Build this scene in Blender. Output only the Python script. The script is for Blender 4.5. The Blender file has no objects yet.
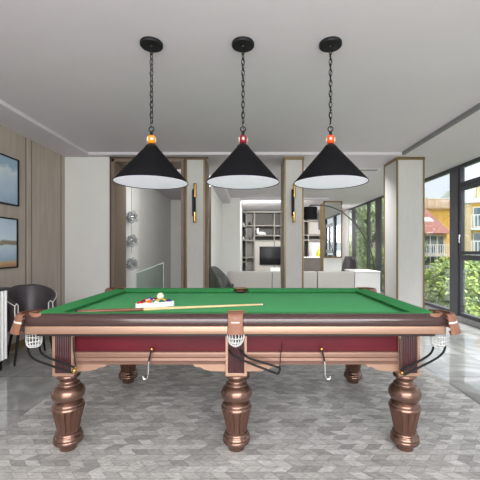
import bpy, math, random
from mathutils import Vector, Matrix
random.seed(7)
R = math.radians
PI = math.pi
scn = bpy.context.scene
col = scn.collection
F, CXP, CYP, H = 338.0, 249.0, 249.0, 1.437      # focal length (px), vanishing point, eye height

def P(px, py, Y):
    return Vector(((px-CXP)/F*Y, Y, H-(py-CYP)/F*Y))

# ------------------------------------------------------------------ materials
def lin(c):
    return tuple(((v/255)/12.92 if v/255 <= .04045 else ((v/255+.055)/1.055)**2.4) for v in c) + (1,)

def mat(name, rgb, rough=.5, metal=0, var=0.0, scale=8, stretch=(1,1,1), bump=0, coat=0, bscale=None, emis=None, spec=None, rgb2=None):
    m = bpy.data.materials.new(name); m.use_nodes = True
    nt = m.node_tree; n = nt.nodes; l = nt.links
    b = n['Principled BSDF']
    b.inputs['Roughness'].default_value = rough
    b.inputs['Metallic'].default_value = metal
    if coat: b.inputs['Coat Weight'].default_value = coat; b.inputs['Coat Roughness'].default_value = .08
    if spec is not None: b.inputs['Specular IOR Level'].default_value = spec
    c = lin(rgb)
    tc = n.new('ShaderNodeTexCoord'); mp = n.new('ShaderNodeMapping'); mp.inputs['Scale'].default_value = stretch
    l.new(tc.outputs['Object'], mp.inputs['Vector'])
    nz = n.new('ShaderNodeTexNoise'); nz.inputs['Scale'].default_value = scale; nz.inputs['Detail'].default_value = 5
    l.new(mp.outputs[0], nz.inputs['Vector'])
    cr = n.new('ShaderNodeValToRGB')
    if rgb2: a, d = c, lin(rgb2)
    else: a = tuple(v*(1-var) for v in c[:3])+(1,); d = tuple(min(1, v*(1+var)) for v in c[:3])+(1,)
    cr.color_ramp.elements[0].color = a; cr.color_ramp.elements[1].color = d
    cr.color_ramp.elements[0].position = .3; cr.color_ramp.elements[1].position = .7
    l.new(nz.outputs['Fac'], cr.inputs[0]); l.new(cr.outputs[0], b.inputs['Base Color'])
    if bump:
        bp = n.new('ShaderNodeBump'); bp.inputs['Strength'].default_value = bump; bp.inputs['Distance'].default_value = .01
        if bscale:
            n2 = n.new('ShaderNodeTexNoise'); n2.inputs['Scale'].default_value = bscale; l.new(mp.outputs[0], n2.inputs['Vector']); l.new(n2.outputs['Fac'], bp.inputs['Height'])
        else: l.new(nz.outputs['Fac'], bp.inputs['Height'])
        l.new(bp.outputs[0], b.inputs['Normal'])
    if emis: b.inputs['Emission Color'].default_value = lin(rgb); b.inputs['Emission Strength'].default_value = emis
    return m

def glass_mat(name, tint=(255,255,255), f=.06, rough=0):
    m = bpy.data.materials.new(name); m.use_nodes = True
    nt = m.node_tree; n = nt.nodes; l = nt.links; n.remove(n['Principled BSDF'])
    out = n['Material Output']; t = n.new('ShaderNodeBsdfTransparent'); g = n.new('ShaderNodeBsdfGlossy'); g.inputs['Roughness'].default_value = rough
    t.inputs[0].default_value = lin(tint); mx = n.new('ShaderNodeMixShader'); lw = n.new('ShaderNodeLayerWeight'); lw.inputs[0].default_value = .15
    mu = n.new('ShaderNodeMath'); mu.operation = 'MULTIPLY_ADD'; mu.inputs[1].default_value = .45; mu.inputs[2].default_value = f
    l.new(lw.outputs['Fresnel'], mu.inputs[0]); l.new(mu.outputs[0], mx.inputs[0]); l.new(t.outputs[0], mx.inputs[1]); l.new(g.outputs[0], mx.inputs[2])
    l.new(mx.outputs[0], out.inputs['Surface'])
    return m

M = {}
M['wall'] = mat('white_plaster', (222,221,217), .85, var=.02, scale=3, bump=.03, bscale=80)
M['ceil'] = mat('ceiling_paint', (210,204,209), .9, var=.015, scale=2, bump=.02, bscale=60)
M['panel'] = mat('taupe_wood_panel', (172,160,149), .5, var=.09, scale=5, stretch=(3,3,.35), bump=.05, bscale=40)
M['groove'] = mat('taupe_groove', (112,101,90), .6, var=.08)
M['brown'] = mat('brown_wood_frame', (122,106,92), .45, var=.12, scale=6, stretch=(4,4,.4))
M['darkbrown'] = mat('dark_brown_frame', (78,66,56), .45, var=.12, scale=6, stretch=(4,4,.4))
M['gold'] = mat('antique_gold', (130,110,76), .38, metal=.55, var=.06)
M['brass'] = mat('polished_brass', (205,165,95), .22, metal=.95, var=.05)
M['pillar'] = mat('grey_wallcovering', (196,194,191), .8, var=.025, scale=30, stretch=(1,1,.2), bump=.04, bscale=90)
M['black'] = mat('matte_black_metal', (20,20,22), .5, metal=.2, var=.15, spec=.35)
M['shade'] = mat('black_shade_paint', (14,14,17), .7, var=.1, scale=3, spec=.15)
M['white_lining'] = mat('glowing_white_enamel', (244,236,252), .55, var=.01, emis=.28)  # faint glow added to stand in for bulb light on lining and socket
M['bulb'] = mat('lit_bulb_glass', (250,248,245), .3, emis=1.4)
M['rail'] = mat('dark_walnut_rail', (64,44,42), .22, var=.12, scale=6, stretch=(.4,4,4), coat=.6)
M['copper'] = mat('copper_lacquer', (172,138,118), .36, metal=.5, var=.05, scale=5, stretch=(.4,3,3))
M['bronze'] = mat('bronze_leg_lacquer', (130,102,90), .25, metal=.8, var=.1, scale=7)
M['flute'] = mat('bronze_fluted_lacquer', (108,78,66), .32, metal=.55, var=.15, scale=12, stretch=(3,3,.4))
M['burg'] = mat('burgundy_veneer', (84,12,26), .4, var=.22, scale=4, stretch=(.5,3,3), spec=.25)
M['burgdark'] = mat('burgundy_dark', (62,27,31), .3, var=.2, scale=5, stretch=(3,3,.4), coat=.3)
M['mould'] = mat('copper_moulding', (140,108,94), .36, metal=.45, var=.06, scale=5, stretch=(.4,3,3))
M['under'] = mat('dark_slab_edge', (44,30,30), .5, var=.1)
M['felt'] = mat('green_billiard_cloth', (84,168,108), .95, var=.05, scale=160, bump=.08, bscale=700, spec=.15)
M['felt2'] = mat('green_cushion_cloth_shaded', (62,142,84), .95, var=.05, scale=160, bump=.08, bscale=700, spec=.15)  # darker than the bed cloth, shade on the cushion faces put into the colour
M['leather'] = mat('brown_pocket_leather', (136,92,72), .5, var=.12, scale=40, bump=.15, bscale=120)
M['ivory'] = mat('ivory_cord', (228,224,216), .6, var=.04)
M['net'] = mat('white_net_cord', (222,224,222), .8, var=.08, scale=60)
M['hole'] = mat('pocket_shadow_black', (14,12,12), .9, var=.1)
M['chrome'] = mat('chrome', (220,220,222), .15, metal=1, var=.02)
M['cue_maple'] = mat('maple_shaft', (226,198,150), .3, var=.07, scale=5, stretch=(.5,8,8))
M['cue_butt'] = mat('cue_butt_wood', (128,78,56), .3, var=.2, scale=5, stretch=(.5,8,8))
M['plastic'] = mat('white_plastic', (243,243,243), .35, var=.01)
M['charcoal'] = mat('charcoal_leather', (62,56,60), .42, var=.12, scale=14, bump=.05, bscale=60)
M['sofa'] = mat('warm_grey_fabric', (172,168,163), .9, var=.05, scale=60, bump=.1, bscale=300)
M['sofa2'] = mat('pale_grey_fabric', (203,202,201), .9, var=.04, scale=60, bump=.1, bscale=300)
M['olive'] = mat('dark_green_leather', (70,74,66), .45, var=.12, scale=14)
M['frame'] = mat('dark_grey_aluminium', (74,74,79), .42, metal=.35, var=.05)
M['sill'] = mat('grey_stone_sill', (150,150,150), .35, var=.18, scale=25, bump=.03)
M['cab'] = mat('grey_oak_cabinet', (140,134,126), .5, var=.07, scale=6, stretch=(4,4,.4))
M['cabdark'] = mat('dark_cabinet_back', (92,86,80), .55, var=.1, scale=5)
M['cabpale'] = mat('pale_cabinet_panel', (186,180,172), .5, var=.04)
M['cabgrey'] = mat('grey_cabinet_back', (128,124,119), .55, var=.05)
M['tv'] = mat('screen_black', (18,18,22), .12, var=.2)
M['curtain'] = mat('grey_curtain_fabric', (172,168,163), .9, var=.06, scale=20, stretch=(4,4,.3))
M['mirror'] = mat('mirror_silver', (225,228,228), .02, metal=1, var=.003)
M['gglass'] = glass_mat('clear_window_glass', (250,252,252), .015)
M['bglass'] = glass_mat('balustrade_glass', (240,247,245), .02)
M['bubble'] = glass_mat('bubble_glass', (232,233,234), .015)
M['smoke'] = glass_mat('smoked_cabinet_glass', (196,198,198), .01)
M['vase_g'] = mat('yellow_green_glass', (172,182,40), .12, var=.1)
M['leaf'] = mat('leaf_green', (58,90,36), .6, scale=5, rgb2=(168,188,88))
M['leaf2'] = mat('leaf_deep_green', (62,90,48), .6, scale=5, rgb2=(160,182,112))
M['bark'] = mat('tree_bark', (92,80,66), .9, var=.2, scale=10, bump=.4)
M['roofred'] = mat('red_roof_tiles', (122,74,66), .8, var=.12, scale=6, stretch=(1,4,4))
M['yellow'] = mat('yellow_render_wall', (222,176,78), .85, var=.04)
M['beige'] = mat('beige_render_wall', (200,178,140), .85, var=.05)
M['terr'] = mat('terracotta_parapet', (190,160,134), .85, var=.1, scale=3)
M['ext_white'] = mat('white_exterior_paint', (216,218,222), .7, var=.04)
M['ext_glass'] = mat('teal_window_glass', (84,108,116), .12, var=.2, scale=2)
M['ground'] = mat('exterior_ground', (110,124,88), .95, var=.2, scale=.6)
M['hill'] = mat('hazy_hill', (104,116,104), .95, scale=.16, rgb2=(150,156,150))

# glossy grey marble tiles
def tile_mat():
    m = bpy.data.materials.new('grey_marble_tiles'); m.use_nodes = True
    nt = m.node_tree; n = nt.nodes; l = nt.links; b = n['Principled BSDF']
    tc = n.new('ShaderNodeTexCoord'); mp = n.new('ShaderNodeMapping'); mp.inputs['Location'].default_value = (.25, .2, 0)
    l.new(tc.outputs['Object'], mp.inputs[0])
    br = n.new('ShaderNodeTexBrick'); br.offset = 0; br.inputs['Scale'].default_value = 1; br.inputs['Brick Width'].default_value = .8; br.inputs['Row Height'].default_value = .8
    br.inputs['Mortar Size'].default_value = .004; br.inputs['Color1'].default_value = (1,1,1,1); br.inputs['Color2'].default_value = (.86,.86,.86,1); br.inputs['Mortar'].default_value = (.32,.32,.32,1)
    l.new(mp.outputs[0], br.inputs[0])
    nz = n.new('ShaderNodeTexNoise'); nz.inputs['Scale'].default_value = 2.6; nz.inputs['Detail'].default_value = 9; nz.inputs['Distortion'].default_value = 1.6
    l.new(tc.outputs['Object'], nz.inputs[0])
    cr = n.new('ShaderNodeValToRGB'); e = cr.color_ramp.elements; e[0].position = .30; e[0].color = lin((142,142,140)); e[1].position = .66; e[1].color = lin((176,176,175))
    x = cr.color_ramp.elements.new(.5); x.color = lin((154,154,152))
    l.new(nz.outputs['Fac'], cr.inputs[0])
    mx = n.new('ShaderNodeMix'); mx.data_type = 'RGBA'; mx.blend_type = 'MULTIPLY'; mx.inputs[0].default_value = 1
    l.new(cr.outputs[0], mx.inputs[6]); l.new(br.outputs[0], mx.inputs[7]); l.new(mx.outputs[2], b.inputs['Base Color'])
    b.inputs['Roughness'].default_value = .06; b.inputs['Specular IOR Level'].default_value = .9
    return m
M['tile'] = tile_mat()

def chevron_mat():
    m = bpy.data.materials.new('grey_chevron_mosaic'); m.use_nodes = True
    nt = m.node_tree; n = nt.nodes; l = nt.links; b = n['Principled BSDF']
    tc = n.new('ShaderNodeTexCoord'); sp = n.new('ShaderNodeSeparateXYZ'); l.new(tc.outputs['Object'], sp.inputs[0])
    def mth(op, a, c=None, d=None):
        q = n.new('ShaderNodeMath'); q.operation = op
        for i, v in enumerate((a, c, d)):
            if v is None: continue
            if isinstance(v, (int, float)): q.inputs[i].default_value = v
            else: l.new(v, q.inputs[i])
        return q.outputs[0]
    RH, TW, SL = .062, .098, .058
    yr = mth('DIVIDE', sp.outputs['Y'], RH)
    row = mth('FLOOR', yr)
    tri = mth('PINGPONG', yr, 1.0)                      # zig-zag, 0..1 across each row
    u = mth('DIVIDE', mth('ADD', sp.outputs['X'], mth('MULTIPLY', tri, SL)), TW)
    u = mth('ADD', u, mth('MULTIPLY', mth('MODULO', mth('ADD', row, 400), 5), .0))
    cell = mth('FLOOR', u)
    cv = n.new('ShaderNodeCombineXYZ'); l.new(cell, cv.inputs[0]); l.new(row, cv.inputs[1])
    wn = n.new('ShaderNodeTexWhiteNoise'); wn.noise_dimensions = '2D'; l.new(cv.outputs[0], wn.inputs[0])
    cr = n.new('ShaderNodeValToRGB'); e = cr.color_ramp.elements
    e[0].position = 0; e[0].color = lin((162,160,157)); e[1].position = 1; e[1].color = lin((214,213,211))
    k = e.new(.35); k.color = lin((186,184,181)); k = e.new(.75); k.color = lin((202,200,196))
    l.new(wn.outputs['Value'], cr.inputs[0])
    # streaks inside each tile
    nz = n.new('ShaderNodeTexNoise'); nz.inputs['Scale'].default_value = 14; nz.inputs['Detail'].default_value = 8; nz.inputs['Distortion'].default_value = 1.8
    mp = n.new('ShaderNodeMapping'); mp.inputs['Scale'].default_value = (1,3,1); l.new(tc.outputs['Object'], mp.inputs[0])
    l.new(mp.outputs[0], nz.inputs[0])
    c2 = n.new('ShaderNodeValToRGB'); c2.color_ramp.elements[0].position = .3; c2.color_ramp.elements[0].color = (.60,.60,.60,1); c2.color_ramp.elements[1].position = .68; c2.color_ramp.elements[1].color = (1.0,1.0,1.0,1)
    l.new(nz.outputs['Fac'], c2.inputs[0])
    mx = n.new('ShaderNodeMix'); mx.data_type = 'RGBA'; mx.blend_type = 'MULTIPLY'; mx.inputs[0].default_value = 1
    l.new(cr.outputs[0], mx.inputs[6]); l.new(c2.outputs[0], mx.inputs[7])
    # joints
    fu = mth('FRACT', u); fr = mth('FRACT', yr)
    ju = mth('LESS_THAN', mth('MINIMUM', fu, mth('SUBTRACT', 1, fu)), .03)
    jr = mth('LESS_THAN', mth('MINIMUM', fr, mth('SUBTRACT', 1, fr)), .035)
    jj = mth('MULTIPLY', mth('MAXIMUM', ju, jr), .45)
    m3 = n.new('ShaderNodeMix'); m3.data_type = 'RGBA'; l.new(jj, m3.inputs[0]); l.new(mx.outputs[2], m3.inputs[6]); m3.inputs[7].default_value = lin((88,86,84))
    l.new(m3.outputs[2], b.inputs['Base Color'])
    b.inputs['Roughness'].default_value = .55; b.inputs['Specular IOR Level'].default_value = .3
    return m
M['chevron'] = chevron_mat()
M['tray_shade'] = mat('tray_edge_shade_grey', (128,128,128), .9, var=.03)  # grey for shade painted along the tray's right edge

def picture_mat(name, kind):
    m = bpy.data.materials.new(name); m.use_nodes = True
    nt = m.node_tree; n = nt.nodes; l = nt.links; b = n['Principled BSDF']; b.inputs['Roughness'].default_value = .3
    tc = n.new('ShaderNodeTexCoord'); sp = n.new('ShaderNodeSeparateXYZ'); l.new(tc.outputs['Generated'], sp.inputs[0])
    nz = n.new('ShaderNodeTexNoise'); nz.inputs['Scale'].default_value = 5; nz.inputs['Detail'].default_value = 6
    l.new(tc.outputs['Generated'], nz.inputs[0])
    ad = n.new('ShaderNodeMath'); ad.operation = 'MULTIPLY_ADD'; ad.inputs[1].default_value = .12 if kind else .35
    l.new(nz.outputs['Fac'], ad.inputs[0]); l.new(sp.outputs['Z'], ad.inputs[2])
    cr = n.new('ShaderNodeValToRGB'); e = cr.color_ramp.elements
    if kind:   # seascape with rocks
        st = [(0,(150,110,80)),(.15,(196,160,124)),(.2,(150,176,196)),(.50,(196,212,224)),(.535,(128,120,104)),(.60,(146,132,110)),(.625,(206,220,232)),(1,(186,206,226))]
    else:      # misty sky
        st = [(0,(140,164,190)),(.4,(166,188,210)),(.75,(186,204,220)),(.9,(208,218,228)),(1.2,(150,176,200))]
    e[0].position, e[0].color = st[0][0], lin(st[0][1]); e[1].position, e[1].color = min(1, st[-1][0]), lin(st[-1][1])
    for p, c in st[1:-1]:
        k = e.new(p); k.color = lin(c)
    l.new(ad.outputs[0], cr.inputs[0]); l.new(cr.outputs[0], b.inputs['Base Color'])
    return m

# ------------------------------------------------------------------ mesh builder
class MB:
    def __init__(s): s.v = []; s.f = []
    def add(s, vs, fs):
        o = len(s.v); s.v += [tuple(v) for v in vs]; s.f += [tuple(i+o for i in f) for f in fs]; return s
    def box(s, x0, x1, y0, y1, z0, z1, m=None):
        vs = [Vector(p) for p in ((x0,y0,z0),(x1,y0,z0),(x1,y1,z0),(x0,y1,z0),(x0,y0,z1),(x1,y0,z1),(x1,y1,z1),(x0,y1,z1))]
        if m: vs = [m @ v for v in vs]
        return s.add(vs, [(0,3,2,1),(4,5,6,7),(0,1,5,4),(1,2,6,5),(2,3,7,6),(3,0,4,7)])
    def lathe(s, prof, c=(0,0,0), seg=32, mod=None, a0=0, a1=2*PI, m=None, sx=1, sy=1):
        full = abs(a1-a0-2*PI) < 1e-6; k = seg if full else seg+1; vs = []
        for j in range(k):
            a = a0+(a1-a0)*j/seg
            for i, (r, z) in enumerate(prof):
                rr = r*(mod(a, i) if mod else 1)
                v = Vector((rr*math.cos(a)*sx, rr*math.sin(a)*sy, z))
                if m: v = m @ v
                vs.append(v+Vector(c))
        n = len(prof); fs = []
        for j in range(seg):
            q = (j+1) % k
            for i in range(n-1):
                fs.append((j*n+i, q*n+i, q*n+i+1, j*n+i+1))
        if full:
            if prof[0][0] > 1e-4: fs.append(tuple(j*n for j in range(k))[::-1])
            if prof[-1][0] > 1e-4: fs.append(tuple(j*n+n-1 for j in range(k)))
        return s.add(vs, fs)
    def tube(s, pts, r, seg=8, closed=False):
        pts = [Vector(p) for p in pts]; n = len(pts); vs = []
        rs = r if isinstance(r, (list, tuple)) else [r]*n
        up = None
        for i in range(n):
            a = pts[(i-1) % n] if (closed or i > 0) else pts[i]; b = pts[(i+1) % n] if (closed or i < n-1) else pts[i]
            t = (b-a).normalized()
            if up is None: up = Vector((0,0,1)) if abs(t.z) < .9 else Vector((1,0,0))
            x = t.cross(up); 
            if x.length < 1e-5: x = t.cross(Vector((0,1,0)))
            x.normalize(); y = x.cross(t).normalized(); up = y
            for k in range(seg):
                q = 2*PI*k/seg; vs.append(pts[i]+(x*math.cos(q)+y*math.sin(q))*rs[i])
        fs = []
        for i in range(n if closed else n-1):
            j = (i+1) % n
            for k in range(seg):
                fs.append((i*seg+k, i*seg+(k+1) % seg, j*seg+(k+1) % seg, j*seg+k))
        if not closed:
            fs.append(tuple(range(seg))); fs.append(tuple((n-1)*seg+k for k in range(seg))[::-1])
        return s.add(vs, fs)
    def extrude(s, prof, a, b):
        """profile = list of Vectors (closed polygon) moved from offset a to offset b"""
        n = len(prof); a = Vector(a); b = Vector(b)
        vs = [Vector(p)+a for p in prof]+[Vector(p)+b for p in prof]
        return s.add(vs, [(i, (i+1) % n, n+(i+1) % n, n+i) for i in range(n)]+[tuple(range(n))[::-1], tuple(range(n, 2*n))])
    def loft(s, A, B):
        n = len(A)
        return s.add(list(A)+list(B), [(i, (i+1) % n, n+(i+1) % n, n+i) for i in range(n)]+[tuple(range(n))[::-1], tuple(range(n, 2*n))])
    def ball(s, c, r, seg=20, rings=12, sq=1):
        return s.lathe([(r*math.sin(PI*i/rings) if 0 < i < rings else 0, -r*math.cos(PI*i/rings)*sq) for i in range(rings+1)], c, seg)
    def build(s, name, material, parent=None, smooth=35, bevel=0, loc=None):
        me = bpy.data.meshes.new(name)
        vs = s.v
        if loc is not None: vs = [(a-loc[0], b-loc[1], c-loc[2]) for a, b, c in vs]
        me.from_pydata(vs, [], s.f)
        import bmesh
        bm = bmesh.new(); bm.from_mesh(me); bmesh.ops.remove_doubles(bm, verts=bm.verts, dist=1e-6)
        bmesh.ops.recalc_face_normals(bm, faces=bm.faces); bm.to_mesh(me); bm.free()
        ms = material if isinstance(material, (list, tuple)) else [material]
        for q in ms: me.materials.append(q)
        if smooth:
            for p in me.polygons: p.use_smooth = True
            me.set_sharp_from_angle(angle=R(smooth))
        me.update()
        o = bpy.data.objects.new(name, me); col.objects.link(o)
        if loc is not None: o.location = loc
        if parent is not None: o.parent = parent
        if bevel:
            b = o.modifiers.new('bevel', 'BEVEL'); b.width = bevel; b.segments = 2; b.limit_method = 'ANGLE'; b.angle_limit = R(40)
        return o

def tag(o, label, cat, group=None, kind=None):
    o['label'] = label; o['category'] = cat
    if group: o['group'] = group
    if kind: o['kind'] = kind
    return o
def thing(name, label, cat, loc=(0,0,0), rz=0, group=None):
    o = bpy.data.objects.new(name, None); col.objects.link(o); o.location = loc; o.rotation_euler = (0,0,rz); o.empty_display_size = .1
    return tag(o, label, cat, group)
def struct(mb, name, m, parent=None, label=None, **k):
    o = mb.build(name, m, parent, **k)
    if parent is None: o['kind'] = 'structure'
    if label: o['label'] = label
    return o
def copy_tree(o, parent=None):
    c = o.copy(); col.objects.link(c)
    if parent is not None: c.parent = parent
    for ch in list(o.children): copy_tree(ch, c)
    return c
def B(*a): return MB().box(*a)
def arcpts(pts, n=6):
    """Catmull-Rom through points"""
    pts = [Vector(p) for p in pts]; out = []
    for i in range(len(pts)-1):
        p0 = pts[max(i-1, 0)]; p1 = pts[i]; p2 = pts[i+1]; p3 = pts[min(i+2, len(pts)-1)]
        for k in range(n):
            t = k/n
            out.append(.5*((2*p1)+(-p0+p2)*t+(2*p0-5*p1+4*p2-p3)*t*t+(-p0+3*p1-3*p2+p3)*t**3))
    out.append(pts[-1]); return out

# ------------------------------------------------------------------ camera
cd = bpy.data.cameras.new('camera'); cam = bpy.data.objects.new('camera', cd); col.objects.link(cam)
cam.location = (0,0,H); cam.rotation_euler = (R(90),0,0); cd.sensor_width = 36; cd.lens = 36*F/480
cd.shift_x = -(CXP-240)/480; cd.shift_y = (CYP-240)/480; cd.clip_end = 500; cd.clip_start = .05
scn.camera = cam

# ------------------------------------------------------------------ room shell
XL, XR, YB, YF, ZC, ZT = -3.35, 4.2, -3.2, 15.4, 3.11, 3.16
TL, TR, TY, TF = -2.86, 2.72, 6.0, -2.6              # raised tray in the ceiling
struct(B(XL-.2, XR+.45, YB-.2, YF+.2, -.12, 0), 'floor', M['tile'], smooth=0, label='glossy grey marble tile floor')
cm = MB()
for q in ((XL-.2, TL, YB-.2, YF+.2), (TR, XR+.2, YB-.2, YF+.2), (TL, TR, TY, YF+.2), (TL, TR, YB-.2, TF)):
    cm.box(*q, ZC, ZC+.25)
cm.box(TL, TR, TF, TY, ZT, ZT+.2)
# small cove step just inside the tray edge

ceiling = struct(cm, 'ceiling', M['ceil'], smooth=0, label='pale grey ceiling with a shallow raised tray')
struct(B(TR-.004, TR+.0, TF, TY, ZC+.002, ZT), 'tray_side_shade', M['tray_shade'], smooth=0)  # this strip and the next paint shade on the tray's right side
struct(B(TR+.0, TR+.045, TF, TY, ZC-.003, ZC+.001), 'tray_edge_shade', M['tray_shade'], smooth=0)
# marble mosaic inlay of chevron pieces
inlay = B(-1.95, 2.12, -.8, 5.2, 0, .004).build('floor_inlay', M['chevron'], smooth=0)  # mosaic floor inlay modelled as a thin slab on the tiles
tag(inlay, 'grey chevron patterned floor covering under the pool table', 'inlay')

# left wall, taupe panels with vertical grooves
wl = struct(B(XL-.2, XL, YB, 6.15, 0, ZC), 'wall_left', M['panel'], smooth=0, label='taupe wood panelled wall')
g = MB()
for y in (.3, 1.5, 2.7, 3.95, 5.07, 5.2, 6.02):
    g.box(XL, XL+.004, y-.009, y+.009, .1, ZC)
g.build('panel_groove', M['groove'], wl, smooth=0)
g = MB()
for y in (5.135,): g.box(XL, XL+.012, y-.045, y+.045, .1, ZC)
g.build('raised_strip', M['panel'], wl, smooth=0, bevel=.004)
bb = struct(B(XL, XL+.015, YB, 6.15, 0, .10), 'baseboard_left', M['gold'], bevel=.004)
struct(B(XL-.2, XR+.2, YB-.2, YB, 0, ZC), 'wall_rear', M['wall'], smooth=0)

# back wall: white section, framed opening, pillars
YW, YD = 6.15, 6.73
struct(B(XL-.2, -2.52, YW, YD, 0, ZC), 'wall_back', M['wall'], smooth=0, label='white plaster wall beside the wood framed opening')
struct(B(XL+.0, -2.52, YW-.012, YW, 0, .1), 'baseboard_back', M['gold'], bevel=.003)
# the wood frame round the left opening
fr = MB(); fr.box(-2.5, -2.445, YW-.02, YD, 0, ZC); fr.box(-1.235, -1.165, YW-.02, YW+.10, 0, ZC); fr.box(-2.5, -1.165, YW-.02, YD, 3.02, ZC)
f1 = struct(fr, 'trim_1', M['brown'], smooth=0, bevel=.004, label='brown wood frame of the left opening')
e = MB(); e.box(-2.525, -2.5, YW-.03, YW+.05, 0, ZC); e.box(-2.525, -.74, YW-.03, YW-.0, 3.075, ZC); e.box(-1.185, -1.16, YW-.028, YW+.05, 0, 3.075)
e.build('dark_edge', M['darkbrown'], f1, smooth=0)

def pillar(x0, x1, name, lab):
    o = struct(B(x0+.012, x1-.012, YW+.004, YD, 0, ZC), name, M['pillar'], smooth=0, label=lab)
    t = MB()
    w = .03
    for x in (x0, x1-w): 
        t.box(x, x+w, YW-.008, YW+.02, 0, ZC-.045)
    t.box(x0-.004, x1+.004, YW-.012, YW+.02, ZC-.05, ZC)
    t.box(x0-.002, x0+.02, YW, YD+.004, ZC-.05, ZC); t.box(x1-.02, x1+.002, YW, YD+.004, ZC-.05, ZC)
    for y in (YD-.03,):
        t.box(x0-.002, x0+.02, y, YD+.006, 0, ZC-.05); t.box(x1-.02, x1+.002, y, YD+.006, 0, ZC-.05)
    t.build('gold_edge_trim', M['gold'], o, smooth=0, bevel=.002)
    return o
p1 = pillar(-1.155, -.80, 'wall_pillar', 'grey covered pillar between the left and middle openings')
B(-.802, -.795, YW+.03, YD-.02, 0, ZC-.06).build('side_panel', M['brown'], p1, smooth=0)
p2 = pillar(.637, .995, 'wall_pillar', 'grey covered pillar with gold edges between the middle and right openings')
B(.63, .640, YW+.03, YD-.02, 0, ZC-.06).build('side_panel', M['brown'], p2, smooth=0)
p3 = pillar(2.684, 3.194, 'wall_pillar', 'wide grey covered pillar with gold edges nearest the window wall')

# rooms behind
struct(B(-2.86, -2.66, YD, 11.5, 0, ZC), 'wall_hall_left', M['wall'], smooth=0)
struct(B(-2.86, -.96, 11.5, 11.7, 0, ZC), 'wall_hall_back', M['wall'], smooth=0)
w = MB(); w.box(-.98, -.87, 7.7, 11.0, 0, ZC); w.box(-.98, -.29, 11.0, 11.7, 0, ZC)
ww = struct(w, 'wall_partition', M['wall'], smooth=0)
w = MB(); w.box(-.985, -.862, 7.66, 7.7, 0, 2.85); w.build('dark_edge', M['darkbrown'], ww, smooth=0)
w = MB(); w.box(-.87, -.60, 7.72, 11.0, 2.93, ZC); w.build('soffit', M['ceil'], ww, smooth=0)
struct(B(-.29, 2.6, 11.0, 11.2, ZC-.06, ZC-.001), 'trim_2', M['ceil'], smooth=0)
struct(B(-.49, -.29, 11.7, YF, 0, ZC), 'wall_living_left', M['wall'], smooth=0)
struct(B(-.5, XR+.2, YF, YF+.2, 0, ZC), 'wall_far', M['wall'], smooth=0)
# doorway lintel soffit, hall ceiling beam

# ------------------------------------------------------------------ window wall (right)
struct(B(XR-.02, XR+.30, YB, YF, 0, .10), 'trim_4', M['sill'], smooth=0, bevel=.006, label='grey stone kerb under the windows')
struct(B(XR-.02, XR+.1, YB, YF, 3.085, ZC), 'trim_5', M['frame'], smooth=0)
WX0, WX1 = XR, XR+.09
posts = [(-3.2,-3.0), (-1.05,-.85), (1.05,1.25), (2.95,3.15), (4.85,5.05), (6.76,7.03), (8.95,9.15), (10.8,11.2), (11.85,12.0), (13.45,13.75), (15.3,15.4)]
for i in range(len(posts)-1):
    a = posts[i][1]; b = posts[i+1][0]
    sash = (i % 2 == 0) if i < 5 else False
    if i == 4: sash = True
    m = MB(); y0 = posts[i][0]; WX1 = XR+(.09 if i < 6 else .04)
    m.box(WX0-(.03 if i < 6 else 0), WX1, posts[i][0], posts[i][1], .10, 3.085)
    m.box(WX0, WX1, a, b, .10, .17); m.box(WX0, WX1, a, b, 3.05, 3.085)
    m.box(WX0, WX1, a, a+.04, .17, 3.05); m.box(WX0, WX1, b-.04, b, .17, 3.05)
    if sash: m.box(WX0, WX1, a+.04, b-.04, 2.66, 2.76); m.box(WX0, WX1, a+.04, b-.04, 1.22, 1.32)
    o = struct(m, 'window_%d' % (i+1), M['frame'], smooth=0, bevel=.004)
    g = MB(); g.box(WX0+.02, WX0+.03, a+.035, b-.035, .165, 3.055)
    g.build('pane', M['gglass'], o, smooth=0)
    if sash:
        m = MB(); x0, x1 = WX0-.02, WX0+.035; c0, c1 = a+.05, b-.05
        mid = (c0+c1)/2
        for (u, v) in ((c0, mid-.005), (mid+.005, c1)):
            m.box(x0, x1, u, v, 1.33, 1.39); m.box(x0, x1, u, v, 2.59, 2.65); m.box(x0, x1, u, u+.06, 1.39, 2.59); m.box(x0, x1, v-.06, v, 1.39, 2.59)
        s = m.build('sash', M['frame'], o, smooth=0, bevel=.004)
        h = MB()
        for hy in (c1-.03,): h.box(x0-.035, x0, hy-.012, hy+.012, 1.68, 1.72); h.box(x0-.035, x0-.02, hy-.01, hy+.01, 1.56, 1.72)
        h.build('handle', M['chrome'], s, smooth=0, bevel=.004)
# last post
# ------------------------------------------------------------------ pool table
CX, Y0, Y1, HL = -.09, 2.25, 3.84, 1.42
CY = (Y0+Y1)/2; HW = (Y1-Y0)/2
table = thing('pool_table', 'green clothed pool table with dark rails and six turned bronze legs', 'pool table', (CX, CY, 0))
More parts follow.
